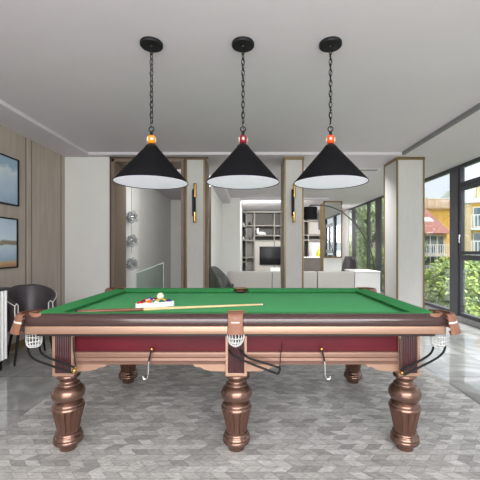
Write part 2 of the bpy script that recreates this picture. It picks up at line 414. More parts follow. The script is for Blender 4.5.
# local coordinates: x along length, y across
def tb(mb, name, m, parent=None, **k): return mb.build(name, m, parent or table, **k)
def ring_profile(prof, axis, side, a, b, taper=None):
    """profile [(inset, z)] extruded along a rail: axis x => long side at y=side*HW"""
    mb = MB()
    def pt(t, o, z):
        if axis == 'x': return Vector((t, side*(HW-o), z))
        return Vector((side*(HL-o), t, z))
    A = [pt(a + (taper[0]*o if taper else 0), o, z) for o, z in prof]
    Bp = [pt(b - (taper[1]*o if taper else 0), o, z) for o, z in prof]
    return mb.loft(A, Bp)
rail_prof = [(.05,.999),(.034,.997),(.018,.991),(.007,.980),(0,.966),(-.003,.955),(0,.935),(.006,.925),(.012,.921),(.05,.921)]
cop_prof = [(.05,.9205),(.006,.9205),(.003,.915),(.003,.874),(.006,.868),(.05,.868)]
segs = [('x',-1,-HL+.015,-.052), ('x',-1,.052,HL-.015), ('x',1,-HL+.015,-.052), ('x',1,.052,HL-.015), ('y',-1,-HW+.055,HW-.055), ('y',1,-HW+.055,HW-.055)]
for ax, sd, a, b in segs:
    r = tb(ring_profile(rail_prof, ax, sd, a, b), 'rail', M['rail'], smooth=60)
    tb(ring_profile(cop_prof, ax, sd, a, b), 'copper_band', M['copper'], r, smooth=30, bevel=.002)
# cushions, with angled ends at the pockets
cu = [(.05,1.000),(.155,.990),(.168,.984),(.155,.962),(.05,.960)]
cs = [('x',-1,-HL+.085,-.045,(.35,.25)), ('x',-1,.045,HL-.085,(.25,.35)), ('x',1,-HL+.085,-.045,(.35,.25)), ('x',1,.045,HL-.085,(.25,.35)), ('y',-1,-HW+.085,HW-.085,(.35,.35)), ('y',1,-HW+.085,HW-.085,(.35,.35))]
for ax, sd, a, b, tp in cs:
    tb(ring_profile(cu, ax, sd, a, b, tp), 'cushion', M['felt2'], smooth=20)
tb(B(-HL+.05, HL-.05, -HW+.05, HW-.05, .935, .9545), 'bed_cloth', M['felt'], smooth=0)
sp_ = MB()
for sx, sy, n_ in ((-1,0,0),(1,0,0)):
    pass
tb(B(-HL+.06, HL-.06, -HW+.055, HW-.055, .842, .93), 'slate', M['under'], smooth=0)
# pockets
def corner_pocket(sx, sy):
    cx, cy = sx*(HL-.075), sy*(HW-.085)
    a0, a1 = R(95), R(262)                     # wraps the outside of a (-x,-y) corner
    def tr(mb):
        vs = []
        for x, y, z in mb.v: vs.append(((-x*sx), (-y*sy), z))
        mb.v = vs; return mb
    c = (-(HL-.04), -(HW-.085), 0)
    m = MB(); m.lathe([(.088,1.004),(.110,1.002),(.120,.985),(.124,.957),(.110,.957)], c, 20, a0=a0, a1=a1)
    m.lathe([(.124,.945),(.134,.935),(.144,.90),(.150,.880),(.138,.880),(.12,.90)], c, 20, a0=a0, a1=a1)
    p = tb(tr(m), 'pocket', M['leather'])
    m = MB(); m.lathe([(.107,.957),(.126,.956),(.129,.951),(.127,.945),(.107,.944)], c, 20, a0=a0, a1=a1)
    tb(tr(m), 'cord_trim', M['ivory'], p)
    # inner liner, ring, and a black disc painted for the dark of the hole
    ci = (-(HL-.078), -(HW-.082), 0)
    m = MB(); m.lathe([(.056,.956),(.056,1.003),(.068,1.006),(.074,1.0),(.074,.956)], ci, 20, a0=R(150), a1=R(300)); tb(tr(m), 'pocket_liner', M['leather'], p)
    m = MB(); m.lathe([(.0,.9555),(.058,.9555),(.058,.957),(0,.957)], ci, 20); tb(tr(m), 'pocket_hole_disc', M['hole'], p)
    # net
    cn = (-(HL-.01), -(HW-.11), 0)
    m = MB(); m.lathe([(.046,.866),(.050,.83),(.050,.800),(.046,.775),(.034,.758),(.012,.753),(0,.752)], cn, 16)
    nt_ = tb(tr(m), 'net', M['net'], p)
    return p
for sx in (-1,1):
    for sy in (-1,1): corner_pocket(sx, sy)
def side_pocket(sy):
    def tr(mb): mb.v = [(x, -y*sy, z) for x, y, z in mb.v]; return mb
    yo = -HW
    # leather drape over the rail
    m = MB(); 
    sec = [(.12,1.004,.062),(.03,1.007,.058),(0,1.004,.052),(-.014,.985,.049),(-.017,.94,.048),(-.016,.90,.050),(-.015,.868,.054)]
    fr_, bk_ = [], []
    for o, z, w in sec:
        fr_.append((o, z, w))
    vs = []; fs = []
    N = 8
    for j, (o, z, w) in enumerate(fr_):
        for k in range(N+1):
            t = -1+2*k/N; vs.append((t*w, yo+o+ .008*t*t, z))
    for j, (o, z, w) in enumerate(fr_):
        for k in range(N+1):
            t = -1+2*k/N; vs.append((t*w, yo+o+.012+.008*t*t, z-.004))
    L = (N+1)*len(fr_)
    for j in range(len(fr_)-1):
        for k in range(N):
            a = j*(N+1)+k; fs.append((a, a+1, a+N+2, a+N+1)); fs.append((L+a, L+a+N+1, L+a+N+2, L+a+1))
    for j in range(len(fr_)-1):
        for k in (0, N):
            a = j*(N+1)+k; fs.append((a, a+N+1, L+a+N+1, L+a))
    for k in range(N):
        a = (len(fr_)-1)*(N+1)+k; fs.append((a, a+1, L+a+1, L+a)); fs.append((k, k+1, L+k+1, L+k))
    m.add(vs, fs)
    p = tb(tr(m), 'pocket', M['leather'], smooth=50)
    m = MB(); m.lathe([(.050,.956),(.050,1.004),(.060,1.008),(.068,1.0),(.068,.956)], (0, yo+.085, 0), 20, a0=R(175), a1=R(365)); tb(tr(m), 'pocket_liner', M['leather'], p)
    m = MB(); m.box(-.062, .062, yo+.115, yo+.128, 1.0, 1.006); tb(tr(m), 'brass_lip', M['brass'], p, bevel=.002)
    m = MB(); m.lathe([(.0,.9555),(.055,.9555),(.055,.957),(0,.957)], (0, yo+.115, 0), 20); tb(tr(m), 'pocket_hole_disc', M['hole'], p)  # flat black disc, darkness of the pocket painted on the bed
    # small embossed maker's stamp
    m = MB()
    for k in range(7):
        x = -.024+.008*k; m.box(x-.0028, x+.0028, yo-.0185, yo-.0150, .946, .954)
    tb(tr(m), 'stamp', M['ivory'], p)
    m = MB(); m.lathe([(.058,.870),(.058,.84),(.050,.81),(.036,.79),(.016,.777),(0,.775)], (0, yo+.045, 0), 16)
    tb(tr(m), 'net', M['net'], p)
    return p
side_pocket(-1); side_pocket(1)
for o in list(table.children_recursive):
    if o.name.split('.')[0] == 'net':
        w = o.modifiers.new('wire', 'WIREFRAME'); w.thickness = .005; w.use_replace = True

# apron
LX, LY = 1.213, HW-.19           # leg centres
AY, AX = HW-.135, HL-.16
segx = [(-LX+.07, -.07), (.07, LX-.07)]
def apron_piece(t0, t1, fix, axis, side):
    def pt(t, o, z):
        return Vector((t, side*(fix-o), z)) if axis == 'x' else Vector((side*(fix-o), t, z))
    m = MB(); pr = [(0,.842),(0,.716),(.03,.716),(.03,.842)]
    m.loft([pt(t0,o,z) for o, z in pr], [pt(t1,o,z) for o, z in pr])
    a = tb(m, 'apron', M['burg'], smooth=20)
    m = MB(); pr = [(-.004,.716),(-.016,.712),(-.018,.698),(-.010,.694),(-.010,.680),(-.020,.674),(-.022,.655),(-.010,.640),(-.008,.625),(.03,.625),(.03,.716)]
    m.loft([pt(t0,o,z) for o, z in pr], [pt(t1,o,z) for o, z in pr])
    tb(m, 'moulding', M['mould'], a, smooth=40)
    # scrolled brackets at both ends
    for (e0, d) in ((t0, 1), (t1, -1)):
        sh = [(0,.626),(.235,.626),(.225,.612),(.205,.604),(.185,.606),(.17,.598),(.155,.586),(.13,.584),(.11,.577),(0,.575)]
        m = MB(); A = [pt(e0+d*x, -.006, z) for x, z in sh]; Bq = [pt(e0+d*x, .02, z) for x, z in sh]
        m.loft(A, Bq); tb(m, 'bracket', M['copper'], a, smooth=20)
for sd in (-1,1):
    for a, b in segx: apron_piece(a, b, AY, 'x', sd)
    apron_piece(-LY+.07, LY-.07, AX, 'y', sd)
# legs
leg_prof = [(.058,.004),(.060,.012),(.064,.03),(.068,.045),(.090,.052),(.098,.062),(.098,.074),(.094,.080),(.097,.086),(.095,.098),(.082,.106),(.080,.112),(.086,.118),(.084,.126),(.074,.132)]
vase = [(.074,.132),(.074,.137),(.080,.17),(.090,.22),(.100,.265),(.106,.292),(.106,.300)]
leg_top = [(.106,.300),(.110,.303),(.108,.312),(.100,.320),(.101,.328),(.094,.338),(.084,.346),(.086,.352),(.098,.366),(.108,.385),(.1115,.402),(.109,.42),(.100,.438),(.086,.452),(.074,.460),(.078,.466),(.076,.474),(.062,.482),(.057,.490),(.059,.500),(.066,.512),(.078,.520),(.080,.530),(.076,.540),(.066,.547)]
def make_leg(lx, ly):
    m = MB(); m.lathe(leg_prof+[(.064,.134),(.064,.298),(.100,.2995)]+leg_top, (lx,ly,0), 40)
    L = tb(m, 'leg', M['bronze'], smooth=50)
    m = MB(); NF = 14
    def md(a, i):
        if i in (0, len(vase)-1): return 1.0
        c = (a*NF/(2*PI)) % 1.0
        return 1.0 if c > .16 else .93
    m.lathe(vase, (lx,ly,0), NF*8, mod=md)
    tb(m, 'fluted_vase', M['flute'], L, smooth=18)
    w = .075
    m = MB()
    m.box(lx-w+.006, lx+w-.006, ly-w+.006, ly+w-.006, .547, .842)
    pb = tb(m, 'post', M['burgdark'], L, smooth=0)
    m = MB()
    for sx in (-1,1):
        for sy in (-1,1):
            x = lx+sx*(w-.009); y = ly+sy*(w-.009); m.box(x-.009, x+.009, y-.009, y+.009, .565, .842)
    m.box(lx-w, lx+w, ly-w, ly+w, .545, .566)
    tb(m, 'copper_edge', M['copper'], L, smooth=0, bevel=.002)
    m = MB()
    for k in range(7):
        t = -w+.027+k*(2*w-.054)/6
        for s_ in (-1,1):
            m.tube([(lx+t, ly+s_*(w-.006), .572),(lx+t, ly+s_*(w-.006), .838)], .0062, 8)
            m.tube([(lx+s_*(w-.006), ly+t, .572),(lx+s_*(w-.006), ly+t, .838)], .0062, 8)
    tb(m, 'reeding', M['burgdark'], L, smooth=40)
for sx in (-1,0,1):
    for sy in (-1,1): make_leg(sx*LX, sy*LY)
# ball return rails, straps, cue hooks (table local)
def loc(px, py, Y): 
    v = P(px, py, Y); return v-Vector((CX,CY,0))
def rails(paths, mirror=False):
    m = MB()
    for pth in paths:
        pts = arcpts(pth, 6)
        if mirror: pts = [Vector((v.x, -v.y, v.z)) for v in pts]
        m.tube(pts, .0075, 8)
    return m
LR = [[loc(28,345,2.36), loc(28.5,352,2.33), loc(34,359,2.31), loc(52,366,2.30), loc(73,373,2.30)],
      [loc(40,343,2.40), loc(40,350,2.37), loc(45,356,2.34), loc(60,362,2.33), loc(76,368,2.33)]]
RR = [[loc(434,345,2.40), loc(431,353,2.37), loc(423,359,2.34), loc(412,365,2.33), loc(400,371,2.33)],
      [loc(445,344,2.36), loc(444,351,2.33), loc(437,358,2.31), loc(422,366,2.30), loc(404,375,2.30)]]
MR = [[loc(229,350,2.34), loc(233,355,2.31), loc(247,362,2.29), loc(262,368,2.28), loc(278,374,2.28)],
      [loc(240,350,2.36), loc(247,357,2.33), loc(258,361,2.31), loc(268,364,2.30), loc(280,368,2.30)]]
for mir in (False, True):
    for S, cl in ((LR, 1), (RR, 1), (MR, 0)):
        r = tb(rails(S, mir), 'ball_return_rail', M['black'], smooth=60)
        m = MB(); e1, e2 = S[0][-1], S[1][-1]
        if S is MR: pts = [e1, (e1+e2)/2+Vector((.006,0,.005)), e2]; m.tube(pts, .0075, 8)
        else: 
            m.tube([e1+Vector((0,0,-.004)), e2+Vector((0,0,.004))], .011, 8); m.ball((e1+e2)/2, .014)
        if mir: m.v = [(x, -y, z) for x, y, z in m.v]
        tb(m, 'end_clasp', M['brass'] if cl else M['black'], r)
        m = MB()
        if S is MR: m.tube([loc(282.7,338,2.40), loc(281,352,2.36), loc(279.6,369,2.30)], .003, 6)
        elif S is LR: m.tube([loc(73,337,2.355), loc(73.5,350,2.35), loc(76,367,2.33)], .005, 6)
        else: m.tube([loc(400,338,2.355), loc(400,352,2.35), loc(400,370,2.33)], .005, 6)
        if mir: m.v = [(x, -y, z) for x, y, z in m.v]
        tb(m, 'strap', M['black'], r)
for hx, d in ((151.8,-1),(321.5,1)):
    for mir in (False, True):
        k = loc(hx,349,2.345)
        m = MB(); m.ball(k, .012); m.tube([k, k+Vector((0,.045,0))], .005, 8)
        if mir: m.v = [(x, -y, z) for x, y, z in m.v]
        hk = tb(m, 'cue_hook', M['brass'])
        m = MB(); m.tube(arcpts([k, loc(hx+d*1.5,354,2.335), loc(hx+d*3,361,2.335)], 4), .006, 8)
        if mir: m.v = [(x, -y, z) for x, y, z in m.v]
        tb(m, 'hook_grip', M['black'], hk)
        m = MB(); m.tube(arcpts([loc(hx+d*3,361,2.335), loc(hx+d*3.6,368,2.335), loc(hx+d*3.6,374,2.335), loc(hx+d*5,378.5,2.335), loc(hx+d*8,379,2.335), loc(hx+d*9,376,2.335)], 5), .0055, 8)
        if mir: m.v = [(x, -y, z) for x, y, z in m.v]
        tb(m, 'hook_rod', M['chrome'], hk)

# ------------------------------------------------------------------ cue, rack, balls
ZB = .9545
A, Bc = Vector((-1.287, 2.50, ZB+.016)), Vector((.128, 2.89, ZB+.009))
cue = thing('cue_stick', 'wooden pool cue lying across the green cloth in front of the ball rack', 'cue', A)
dirv = (Bc-A)
def seg_tube(t0, t1, r0, r1, name, m):
    k = MB(); k.tube([dirv*t0, dirv*((t0+t1)/2), dirv*t1], [r0, (r0+r1)/2, r1], 14); return k.build(name, m, cue, smooth=60)
seg_tube(0, .012, .013, .0145, 'bumper', M['black'])
seg_tube(.012, .33, .0148, .0125, 'butt', M['cue_butt'])
seg_tube(.33, .985, .0125, .0075, 'shaft', M['cue_maple'])
seg_tube(.985, .994, .0075, .007, 'ferrule', M['ivory'])
seg_tube(.994, 1.0, .007, .006, 'tip', M['black'])

ra, rb = Vector((-.922, 2.70, ZB)), Vector((-.612, 2.865, ZB))
side = (rb-ra).length; ang = math.atan2(rb.y-ra.y, rb.x-ra.x)
h3 = side*math.sqrt(3)/2
rack = thing('ball_rack', 'white triangular rack holding the colourful balls on the green cloth', 'rack', ra, ang)
def tri(inset, z):
    ctr = Vector((side/2, h3/3, 0)); vs = []
    for c in ((0,0),(side,0),(side/2,h3)):
        v = Vector((c[0], c[1], 0)); d = (ctr-v).normalized(); base = v+d*inset*2
        # rounded corner
        for k in range(-3, 4):
            a = math.atan2(-d.y, -d.x)+k*R(20); rr = .022; q = v+d*(.044+ inset*0)
            q = v+d*(2*inset+ max(.022-inset,.004)*2); r2 = max(.022-inset,.004)
            vs.append(Vector((q.x+math.cos(a)*r2, q.y+math.sin(a)*r2, z)))
    return vs
rk = MB(); o0, i0, o1, i1 = tri(0, .001), tri(.009, .001), tri(0, .041), tri(.009, .041)
n = len(o0); allv = o0+i0+o1+i1; fs = []
for i in range(n):
    j = (i+1) % n
    fs += [(i, j, 2*n+j, 2*n+i), (n+i, 3*n+i, 3*n+j, n+j), (2*n+i, 2*n+j, 3*n+j, 3*n+i), (i, n+i, n+j, j)]
rk.add(allv, fs); rk.build('frame', M['plastic'], rack, smooth=30)

def ball_mat(name, rgb, stripe):
    m = bpy.data.materials.new(name); m.use_nodes = True
    nt = m.node_tree; nn = nt.nodes; l = nt.links; b = nn['Principled BSDF']; b.inputs['Roughness'].default_value = .08; b.inputs['Coat Weight'].default_value = .3
    tc = nn.new('ShaderNodeTexCoord'); sp = nn.new('ShaderNodeSeparateXYZ'); l.new(tc.outputs['Object'], sp.inputs[0])
    c = lin(rgb); wh = lin((240,236,222))
    mx = nn.new('ShaderNodeMix'); mx.data_type = 'RGBA'; mx.inputs[6].default_value = c; mx.inputs[7].default_value = wh
    ab = nn.new('ShaderNodeMath'); ab.operation = 'ABSOLUTE'; l.new(sp.outputs['X'], ab.inputs[0])
    gt = nn.new('ShaderNodeMath'); gt.operation = 'GREATER_THAN'; gt.inputs[1].default_value = stripe; l.new(ab.outputs[0], gt.inputs[0])
    l.new(gt.outputs[0], mx.inputs[0]); l.new(mx.outputs[2], b.inputs['Base Color'])
    return m
def numeral(txt, r, size, parent, m=None):
    """white disc and a digit on the -y side of a ball of radius r"""
    k = MB(); N = 20; rr = size*.74; vs = [(0,-r-.0006,0)]
    for i in range(N):
        a = 2*PI*i/N; x, z = rr*math.cos(a), rr*math.sin(a); vs.append((x, -math.sqrt(r*r-rr*rr)-.0008, z))
    k.add(vs, [(0, i+1, (i+1) % N+1) for i in range(N)]); k.build('number_disc', M['ivory'], parent, smooth=60)
    cu_ = bpy.data.curves.new('number', 'FONT'); cu_.body = txt; cu_.size = size*1.45; cu_.offset = size*.03; cu_.align_x = 'CENTER'; cu_.align_y = 'CENTER'; cu_.extrude = .0002
    t = bpy.data.objects.new('tmp', cu_); col.objects.link(t); dg = bpy.context.evaluated_depsgraph_get(); me = bpy.data.meshes.new_from_object(t.evaluated_get(dg)); bpy.data.objects.remove(t)
    me.materials.clear(); me.materials.append(M['black'])
    o = bpy.data.objects.new('number', me); col.objects.link(o); o.parent = parent; o.rotation_euler = (R(90),0,0); o.location = (0,-r-.0012,0)
    return o
RB = .0286
colors = {1:('yellow',(236,186,40)),2:('blue',(30,60,170)),3:('red',(206,36,34)),4:('purple',(78,44,140)),5:('orange',(236,112,36)),6:('green',(20,110,84)),7:('maroon',(130,30,40)),8:('black',(22,22,24))}
order = [3,5,10,6,4, 8,13,12,9, 11,14,1, 15,2]      # rows from the front bar to the apex (14 balls, apex place left to the fifteenth)
order = [3,5,14,6,4, 8,13,9,1, 11,12,10, 15,7, 2]
front = ['at the left end of the front row','second from the left in the front row','in the middle of the front row','second from the right in the front row','at the right end of the front row']
sp0 = 2*RB+.0006; off = (side-4*sp0)/2; rowh = sp0*math.sqrt(3)/2
idx = 0
rot = Matrix.Rotation(ang, 3, 'Z')
for r in range(5):
    for c in range(5-r):
        nb = order[idx]; idx += 1
        p = Vector((off+(c+r/2)*sp0, .009+RB+.002+r*rowh, RB)); w = rot @ p + ra
        st = nb > 8; base = colors[nb-8 if st else nb]
        me_m = ball_mat('ball_%s_%s' % (base[0], 'stripe' if st else 'solid'), base[1], RB*.52 if st else 1)
        k = MB(); k.ball((0,0,0), RB, 24, 14); o = k.build('billiard_ball', me_m, smooth=80); o.location = w; o.rotation_euler = (R(random.uniform(-35,15)), R(random.uniform(-30,30)), R(random.uniform(-40,40)))
        pos = front[c] if r == 0 else ('in the back corner' if r == 4 else ['','in the second row','in the third row','in the fourth row'][r])
        tag(o, ('white ball with a %s stripe %s of the rack' if st else 'solid %s ball %s of the rack') % (base[0], pos), 'ball', 'balls in the white rack')
        numeral(str(nb), RB, .010, o)
k = MB(); k.ball((0,0,0), RB*1.08, 28, 16); o = k.build('cue_ball', mat('ivory_resin', (238,230,206), .1, var=.02), smooth=80)
o.location = rot @ Vector((off+3.05*sp0, .009+RB+.002+1.0*rowh+.012, RB+RB*1.72)) + ra
tag(o, 'large ivory cue ball resting on top of the racked balls', 'ball')

# ------------------------------------------------------------------ pendant lamps
YP = 2.83
def pendant(px, label, rgb, num, bname):
    x = (px-CXP)/F*YP; root = thing('pendant_lamp', label, 'pendant lamp', (x, YP, ZT), 0, 'cone pendants over the pool table')
    Z = lambda z: z-ZT-(.022 if 2.27 < z < 2.5 else 0)
    m = MB(); m.lathe([(0,0),(.093,0),(.094,-.004),(.094,-.022),(.090,-.027),(.02,-.030),(.016,-.04),(0,-.04)], (0,0,0), 40); cn = m.build('canopy', M['black'], root, smooth=40)
    for sx in (-.07, .07): m = MB(); m.ball((sx,-.0,-.0285), .006, 10, 6); m.build('screw', M['black'], cn)
    m = MB(); z = Z(3.12); pit = .0445; i = 0
    while z-.058 > Z(2.478):
        pts = []
        for k in range(16):
            a = 2*PI*k/16; u = .0125*math.cos(a); v = .029*math.sin(a)
            q = (u, 0, z-.029+v) if i % 2 == 0 else (0, u, z-.029+v)
            if i % 2: q = (u*.5, u*.86, z-.029+v)
            pts.append(q)
        m.tube(pts, .0033, 6, closed=True); z -= pit; i += 1
    m.build('chain', M['black'], root, smooth=60)
    m = MB(); pts = [(.009*math.sin(t*9), -.006*math.cos(t*7), Z(3.12)+(Z(2.43)-Z(3.12))*t/6) for t in [q*.2 for q in range(31)]]
    m.tube(pts, .0028, 6); m.build('cord', M['black'], root, smooth=60)
    m = MB(); pts = [(.021*math.cos(2*PI*k/20), 0, Z(2.462)+.021*math.sin(2*PI*k/20)) for k in range(20)]; m.tube(pts, .0048, 8, closed=True)
    m.lathe([(0,Z(2.444)),(.012,Z(2.444)),(.013,Z(2.41)),(0,Z(2.408))], (0,0,0), 16); m.build('ring', M['black'], root, smooth=50)
    RBB = .0405
    bm_ = ball_mat('decor_%s' % bname, rgb, RBB*.74)
    m = MB(); m.ball((0,0,0), RBB, 28, 18); b = m.build('decor_ball', bm_, root, smooth=80); b.location = (0,0,Z(2.374)); b['label'] = bname+' striped ball with number'
    b.rotation_euler = (0,0,math.atan2(-x, YP)+R(5))
    numeral(num, RBB, .016, b)
    m = MB(); m.lathe([(0,Z(2.340)),(.022,Z(2.340)),(.040,Z(2.328)),(.054,Z(2.312)),(.060,Z(2.298)),(.060,Z(2.285)),(0,Z(2.285))], (0,0,0), 36); m.build('cap', M['black'], root, smooth=40)
    m = MB(); m.lathe([(.060,Z(2.300)),(.303,Z(1.997)),(.304,Z(1.989)),(.3005,Z(1.990)),(.299,Z(1.994)),(.058,Z(2.294)),(.0575,Z(2.296))], (0,0,0), 72)
    m.build('shade', M['shade'], root, smooth=40)
    m = MB(); m.lathe([(.2985,Z(1.9935)),(.0575,Z(2.292)),(0,Z(2.29))], (0,0,0), 72); m.build('shade_lining', M['white_lining'], root, smooth=40)
    m = MB(); m.lathe([(.02,Z(2.29)),(.02,Z(2.20)),(0,Z(2.20))], (0,0,0), 20); m.build('socket', M['white_lining'], root)
    m = MB(); m.ball((0,0,Z(2.165)), .038, 20, 12); m.build('bulb', M['bulb'], root, smooth=80)
    d = bpy.data.lights.new('bulb_light', 'POINT'); d.energy = 7; d.shadow_soft_size = .04; lo = bpy.data.objects.new('bulb_light', d); col.objects.link(lo); lo.parent = root; lo.location = (0,0,Z(2.10))
pendant(151.5, 'black cone pendant with an orange yellow striped ball, leftmost of three', (240,140,22), '9', 'amber')
pendant(243, 'black cone pendant with a dark red striped ball, middle of three', (130,18,34), '15', 'dark red')
pendant(330.5, 'black cone pendant with a bright orange red striped ball, rightmost of three', (244,84,26), '13', 'orange red')
# ------------------------------------------------------------------ wall sconces
for px, Yc, lab in ((195, YW, 'slim black and gold wall sconce on the left pillar'), (293.3, YW, 'slim black and gold wall sconce on the pillar behind the right pendant')):
    s = thing('wall_sconce', lab, 'wall lamp', ((px-CXP)/F*YW, YW-.05, 2.27), 0, 'sconces on the pillars')
    m = MB(); m.box(-.016, .016, -.0, .053, -.20, .20); m.build('back_plate', M['black'], s, bevel=.003)
    m = MB(); m.lathe([(0,-.34),(.026,-.34),(.027,-.10),(.027,.10),(.0,.10)], (-.014,-.012,.14), 20); m.lathe([(0,-.3),(.026,-.3),(.026,-.02),(0,-.02)], (-.014,-.012,.06), 20)
    m.build('black_tube', M['black'], s)
    m = MB(); m.lathe([(0,.10),(.026,.10),(.026,.345),(.022,.35),(0,.35)], (.010,-.014,0), 20); m.build('upper_tube', M['brass'], s)
    m = MB(); m.lathe([(0,-.36),(.026,-.36),(.028,-.355),(.028,-.17),(0,-.17)], (.004,-.014,0), 20); m.build('lower_tube', M['brass'], s)

# ------------------------------------------------------------------ framed pictures on the left wall
def picture(y0, y1, z0, z1, lab, m, nm):
    r = thing('framed_picture', lab, 'picture', (XL, (y0+y1)/2, z0), 0)
    a, b = y0-(y0+y1)/2, y1-(y0+y1)/2; h = z1-z0; t = .018
    k = MB(); k.box(0, .035, a, b, 0, t); k.box(0, .035, a, b, h-t, h); k.box(0, .035, a, a+t, t, h-t); k.box(0, .035, b-t, b, t, h-t); k.build('frame', M['black'], r, bevel=.002)
    k = MB(); k.box(.002, .02, a+t, b-t, t, h-t); k.build('print', m, r, smooth=0)
picture(4.12, 4.88, 2.05, 2.72, 'black framed print of a misty blue sky, upper of the two', picture_mat('misty_print', 0), 0)
picture(4.10, 4.86, 1.17, 1.87, 'black framed seascape with rocks, lower of the two', picture_mat('seascape_print', 1), 1)

# ------------------------------------------------------------------ ribbed console and barrel chair on the left
cs_ = thing('ribbed_console', 'white ribbed console cabinet with a dark top at the left wall', 'cabinet', (-3.12, 3.3, 0))
k = MB(); k.box(-.21, .20, -.88, .77, .12, .945); body = k.build('body', M['plastic'], cs_, smooth=0)
k = MB(); 
for i in range(31): y = -.86+i*.0535; k.tube([(.203, y, .125),(.203, y, .94)], .019, 8)
k.build('ribbed_front', M['plastic'], cs_, smooth=60)
k = MB()
for i in range(11): x = -.19+i*.037; k.tube([(x, .772, .125),(x, .772, .94)], .0125, 6); k.tube([(x, -.882, .125),(x, -.882, .94)], .0125, 6)
k.build('ribbed_side', M['plastic'], cs_, smooth=60)
B(-.22, .225, -.90, .79, .945, .975).build('top', M['frame'], cs_, bevel=.004)
for sx in (-.17,.17):
    for sy in (-.8,.7): B(sx-.015, sx+.015, sy-.015, sy+.015, 0, .12).build('leg', M['black'], cs_, smooth=0)

ch = thing('barrel_chair', 'charcoal leather barrel armchair with pale piping beside the console', 'chair', (-2.88, 4.46, 0), R(315))
# opening along local +x
def shell(r_out, thick, tz=.95, drop=.20):
    N = 40; vs = []; fs = []
    rows = []
    for j in range(N+1):
        a = R(48)+(R(312)-R(48))*j/N
        t = abs(a-PI)/R(132); top = tz-drop*(max(0, t-.15)/.85)**1.6
        sq = 1+.03*math.cos(4*a)
        col_ = []
        for (dr, z) in ((-thick, .40), (-thick, top-.02), (-thick*.8, top-.004), (-thick*.5, top), (-thick*.2, top-.004), (0, top-.02), (.004, .66), (-.015, .46), (-.03, .40)):
            rr = (r_out+dr)*sq; col_.append(Vector((rr*math.cos(a), rr*math.sin(a), z)))
        rows.append(col_)
    n_ = len(rows[0])
    for rw in rows: vs += rw
    for j in range(N):
        for i in range(n_):
            q = (i+1) % n_; fs.append((j*n_+i, (j+1)*n_+i, (j+1)*n_+q, j*n_+q))
    fs.append(tuple(range(n_))); fs.append(tuple(N*n_+i for i in range(n_))[::-1])
    return MB().add(vs, fs), rows
sm, rows = shell(.29, .055)
sh_ = sm.build('backrest', M['charcoal'], ch, smooth=50)
k = MB()
for rw in (rows[0], rows[-1]): 
    k.tube([rw[0]+Vector((.004,0,0)), rw[1], rw[3]+Vector((0,0,.004)), rw[5], rw[6], rw[8]], .006, 8)
k.tube([rw[5] for rw in rows], .005, 8)
k.build('piping', M['ivory'], sh_)
k = MB(); k.lathe([(0,.40),(.235,.40),(.24,.42),(.24,.47),(.225,.495),(0,.505)], (0,0,0), 36); k.build('seat', M['charcoal'], ch, smooth=50)
for a in (45,135,225,315):
    k = MB(); x, y = .235*math.cos(R(a)), .235*math.sin(R(a)); k.tube([(x,y,.40),(x*1.32,y*1.32,0)], [.018,.012], 10); k.build('leg', M['black'], ch)

# ------------------------------------------------------------------ hall beyond the left opening: bubble pendants, glass balustrade
# one hanging lamp made of three clusters of clear globes on a cord
bl = thing('bubble_pendant', 'hanging light with three clusters of clear glass bubbles in the hall', 'pendant lamp', (-2.50+.0, 7.35, ZC))
bl.location.x = (131.5-CXP)/F*7.35
m = MB(); m.tube([(0,0,0),(0,0,-1.75)], .004, 8); m.build('cord', M['black'], bl)
m = MB(); m.lathe([(0,0),(.05,0),(.05,-.02),(0,-.025)], (0,0,0), 20); m.build('canopy', M['chrome'], bl)
for zc in (217,241,264):
    z = H-(zc-CYP)/F*7.35-ZC
    c = MB(); c.ball((0,0,z), .03, 12, 8); c.build('hub', M['chrome'], bl)
    g = MB(); st = MB()
    for i in range(11):
        y_ = 1-2*(i+.5)/11; rr = math.sqrt(1-y_*y_); a = i*2.39996
        d = Vector((rr*math.cos(a), rr*math.sin(a), y_)); g.ball(Vector((0,0,z))+d*.105, .05, 14, 9); st.tube([Vector((0,0,z)), Vector((0,0,z))+d*.07], .004, 6)
        st.ball(Vector((0,0,z))+d*.075, .010, 8, 6)
    st.build('stem', M['chrome'], bl); gl = g.build('glass_bubbles', M['bubble'], bl, smooth=80)
gb = thing('glass_balustrade', 'clear glass stair balustrade standing in the hall', 'railing', (-2.25, 8.0, 0))
xa, xb = (135-CXP)/F*8.0+2.25, (163.5-CXP)/F*8.0+2.25
za, zb = H-(274-CYP)/F*8, H-(262.7-CYP)/F*8
k = MB(); k.loft([Vector((xa,-.008,0)),Vector((xb,-.008,0)),Vector((xb,-.008,zb)),Vector((xa,-.008,za))], [Vector((xa,.008,0)),Vector((xb,.008,0)),Vector((xb,.008,zb)),Vector((xa,.008,za))])
k.build('glass_panel', M['bglass'], gb, smooth=0)
k = MB(); k.tube([(xa,0,za),(xb,0,zb)], .012, 8); k.tube([(xb,0,zb),(xb,0,0)], .01, 8); k.build('edge_rail', mat('pale_glass_edge', (205,222,216), .2, var=.02), gb)

